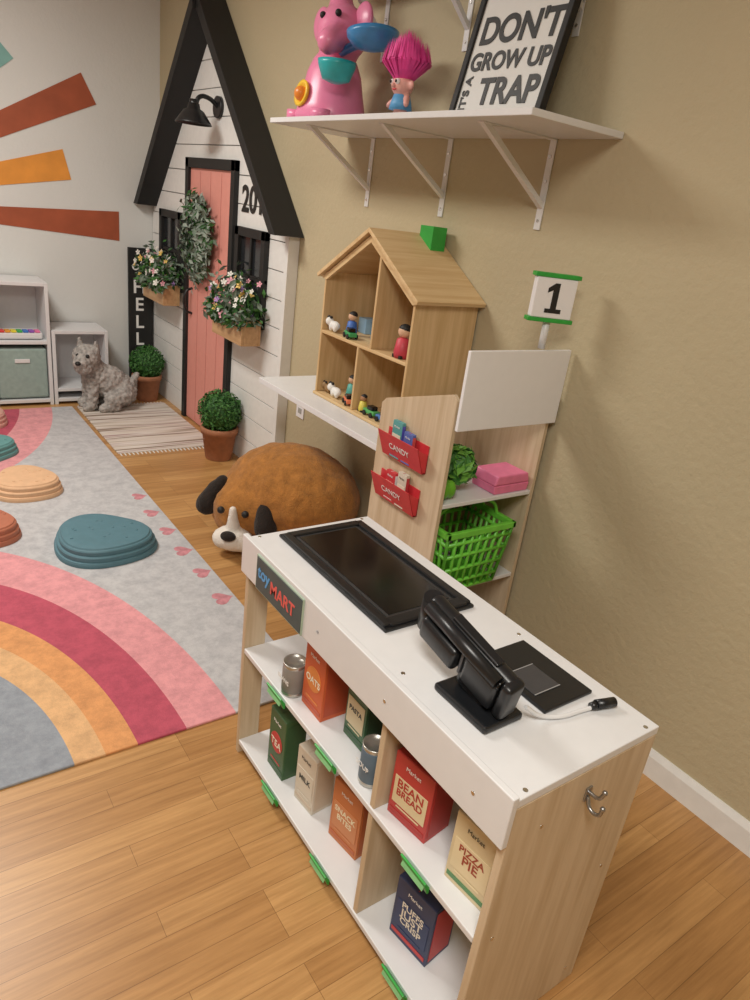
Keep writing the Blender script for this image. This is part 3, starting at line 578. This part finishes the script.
box(g,'store_sign_border',(X0-.0155,1.228,.648),(.0045,.232,.095),plain('sign_border',(.35,.45,.35),.5),.002)
txt(g,'sign_text_play','toy',.045,(X0-.0195,1.30,.655),plain('sign_blue',(.1,.35,.7),.5),ext=.0003,off=.001); txt(g,'sign_text_mart','MART',.045,(X0-.0195,1.205,.643),plain('sign_red',(.75,.12,.1),.5),ext=.0003,off=.001)
for zc,ys in ((.358,(1.215,.975,.645)),(.043,(1.205,.945,.64))):
    for y in ys:
        tg=G('green_price_tag',(X0,y,zc)); prism(tg,'holder',[(X0-.0005,zc-.016),(X0-.005,zc-.016),(X0-.016,zc+.014),(X0-.012,zc+.016),(X0-.0005,zc-.002)],'y',y-.038,y+.038,GREEN,.0008)
        box(tg,'paper_strip',(X0-.0117,y,zc+.0005),(.0008,.066,.018),plain('tag_paper',(.22,.50,.22),.6),0,(0,rad(20),0))
# coat hook
HKM=plain('hook_steel',(.35,.35,.35),.3,.9)
g=G('double_coat_hook',(.91,Y0,.62)); box(g,'plate',(.91,Y0-.0018,.62),(.016,.003,.03),HKM,.001)
tube(g,'upper_hook',[(.91,Y0-.003,.625),(.91,Y0-.022,.628),(.91,Y0-.03,.645)],.0035,HKM); tube(g,'lower_hook',[(.91,Y0-.003,.615),(.908,Y0-.016,.597),(.908,Y0-.032,.60),(.908,Y0-.036,.615)],.0035,HKM)
ell(g,'tip_1',(.91,Y0-.03,.647),.005,HKM,seg=12); ell(g,'tip_2',(.908,Y0-.036,.617),.005,HKM,seg=12)
# touch screen
g=G('checkout_scanner_screen',(.915,1.167,ZT)); z=ZT+.0005
box(g,'bezel',(.915,1.167,z+.004),(.25,.475,.008),BPLAS,.003,segs=3)
for n,c,s in (('l',(.804,1.167),(.022,.455)),('r',(1.026,1.167),(.022,.455)),('n',(.915,.950),(.215,.030)),('f',(.915,1.385),(.215,.024))): box(g,'raised_rim_'+n,(c[0],c[1],z+.010),(s[0],s[1],.008),BPLAS,.003)
box(g,'grey_border',(.915,1.169,z+.0085),(.186,.409,.002),plain('dark_grey_plastic',(.03,.032,.034),.4),.001)
box(g,'display_glass',(.915,1.169,z+.0092),(.172,.392,.0026),GLASSB,.001)
# card reader pad
g=G('card_reader_pad',(.975,.69,ZT)); box(g,'pad',(.977,.688,z+.004),(.135,.185,.008),BPLAS,.003,segs=3)
box(g,'sensor_window',(.960,.672,z+.0085),(.07,.075,.002),plain('sensor_grey',(.05,.05,.055),.3),.0008)
EG=plain('edge_grey',(.30,.30,.30),.4)
for k,s in enumerate((-.036,.036)): box(g,'sensor_edge_%d'%k,(.960,.672+s,z+.0095),(.07,.002,.001),EG,0)
# handheld scanner terminal on cradle (screen faces the cashier side)
g=G('handheld_barcode_scanner',(.815,.70,ZT))
box(g,'cradle_base',(.815,.675,z+.008),(.095,.14,.016),BPLAS,.006,segs=3)
box(g,'cradle_post',(.825,.685,z+.032),(.05,.085,.045),BPLAS,.012,(rad(12),0,0),segs=3)
E=Matrix.Rotation(rad(4),3,'Z')@Matrix.Rotation(rad(15),3,'X')@Matrix.Rotation(rad(78),3,'Y'); R=E.to_euler(); C=Vector((.808,.712,z+.092))
def T(v): return C+E@Vector(v)
box(g,'body',T((0,0,0)),(.092,.225,.034),BPLAS,.014,R,4,True)
box(g,'screen_bezel',T((0,.035,.0175)),(.07,.115,.004),GLASSB,.002,R); KG=plain('key_grey',(.12,.12,.13),.5)
for i in range(3):
    for j in range(4): box(g,'key_%d%d'%(i,j),T((-.022+i*.022,-.04-j*.016,.0185)),(.016,.010,.004),KG,.001,R)
box(g,'back_hump',T((.016,.052,-.022)),(.055,.10,.026),BPLAS,.011,R,4,True)
box(g,'lower_hump',T((.004,-.055,-.020)),(.074,.08,.022),BPLAS,.009,R,4,True)
box(g,'back_plate_line',T((0,-.004,-.018)),(.088,.006,.006),KG,.001,R)
for k in range(5): box(g,'grip_rib_%d'%k,T((-.030,.092-k*.016,-.018)),(.024,.006,.008),BPLAS,.002,R)
cyl(g,'roller',T((-.040,.108,-.004)),T((.040,.108,-.004)),.020,BPLAS); cyl(g,'scan_barrel',T((-.034,-.09,-.020)),T((-.034,.10,-.020)),.013,BPLAS)
cyl(g,'scan_lens',T((-.034,-.092,-.020)),T((-.034,-.097,-.020)),.010,GLASSB)
box(g,'bumper',T((0,-.108,-.004)),(.090,.024,.042),BPLAS,.009,R,4,True)
box(g,'side_clip',T((-.048,-.01,-.0)),(.008,.12,.020),BPLAS,.003,R)
tube(g,'white_cord',[(.855,.600,z+.035),(.89,.590,z+.010),(.93,.575,z+.0045),(.98,.568,z+.0045),(1.015,.562,z+.006)],.0042,WHITE)
cyl(g,'plug',(1.012,.563,z+.010),(1.052,.552,z+.010),.0095,BPLAS,seg=20); cyl(g,'plug_collar',(1.000,.566,z+.008),(1.014,.562,z+.009),.007,BPLAS,r2=.009,seg=20)
# ------------------------------------------------------------ groceries
zm=.3655; zb2=.0505
can(.752,1.205,zm,.030,.090,(.24,.22,.20),'BEANS')
grocery('cereal_box',.793,1.118,zm,.080,.090,.182,(.62,.12,.035),(.5,.08,.03),'OATS',0,(.72,.25,.06),(.9,.85,.7),'disc')
grocery('pasta_box',.820,.985,zm,.065,.078,.175,(.06,.14,.07),(.04,.1,.05),'PASTA',0,(.7,.62,.42))
grocery('spice_box',.905,.92,zm,.05,.06,.15,(.35,.05,.04),(.3,.04,.03),'RICE')
can(.762,.872,zm,.028,.100,(.10,.15,.20),'SOUP')
grocery('bread_mix_box',.790,.740,zm,.075,.105,.160,(.50,.05,.045),(.42,.035,.03),'BEAN|BREAD',rad(8),(.74,.62,.38),(.45,.04,.03))
grocery('flour_box',.89,.765,zm,.05,.045,.17,(.5,.05,.05),(.4,.04,.04),'MIX')
grocery('pizza_box',.793,.565,zm,.070,.100,.165,(.70,.58,.36),(.10,.25,.10),'PIZZA|PIE',rad(6),(.78,.66,.42),(.35,.06,.03))
grocery('corn_box',.90,.56,zm,.05,.07,.16,(.55,.4,.2),(.4,.2,.08),'CORN')
grocery('tea_box',.785,1.262,zb2,.065,.085,.195,(.05,.12,.045),(.04,.1,.04),'TEA',0,(.55,.05,.05),(.9,.85,.7),'disc')
grocery('milk_carton',.795,1.125,zb2,.065,.080,.175,(.66,.60,.50),(.6,.5,.38),'MILK',rad(5),(.70,.65,.55))
grocery('cracker_box',.820,.972,zb2,.07,.102,.185,(.58,.19,.06),(.5,.13,.04),'SNACK|BITES',rad(8),(.64,.26,.11),(.9,.82,.6))
grocery('rice_box',.812,.688,zb2,.078,.108,.168,(.035,.05,.12),(.55,.05,.05),'PUFFS|JUST|CRISP',rad(8),(.04,.06,.15),(.8,.75,.65))
# ------------------------------------------------------------ lights
def area(name,loc,sx,sy,e,c,rot=(0,0,0)):
    l=bpy.data.lights.new(name,'AREA'); l.shape='RECTANGLE'; l.size=sx; l.size_y=sy; l.energy=e; l.color=c
    o=bpy.data.objects.new(name,l); COL.objects.link(o); o.location=loc; o.rotation_euler=rot; return o
area('ceiling_light_far',(-.1,3.3,ZC-.03),.6,1.2,66,(1,.96,.89))
area('ceiling_light_near',(-.4,-.2,ZC-.03),.6,1.2,66,(1,.96,.89))
w=bpy.data.worlds.new('world'); SC.world=w; w.use_nodes=True; w.node_tree.nodes['Background'].inputs[0].default_value=(.8,.85,.9,1); w.node_tree.nodes['Background'].inputs[1].default_value=.3
# ------------------------------------------------------------ camera
yaw,pitch,roll=[rad(a) for a in (37.654,22.689,7.678)]
F=Vector((math.sin(yaw)*math.cos(pitch),math.cos(yaw)*math.cos(pitch),-math.sin(pitch)))
R0=Vector((math.cos(yaw),-math.sin(yaw),0)); D0=F.cross(R0)
Rv=R0*math.cos(roll)-D0*math.sin(roll); Dv=R0*math.sin(roll)+D0*math.cos(roll)
cam=bpy.data.cameras.new('camera'); co=bpy.data.objects.new('camera',cam); COL.objects.link(co)
M=Matrix((( Rv.x,-Dv.x,-F.x,0),(Rv.y,-Dv.y,-F.y,0),(Rv.z,-Dv.z,-F.z,1.5),(0,0,0,1))); co.matrix_world=M
cam.sensor_fit='VERTICAL'; cam.sensor_height=36; cam.lens=36*693.634/1000; cam.clip_start=.02
SC.camera=co
try: SC.view_settings.view_transform='Standard'
except Exception: pass
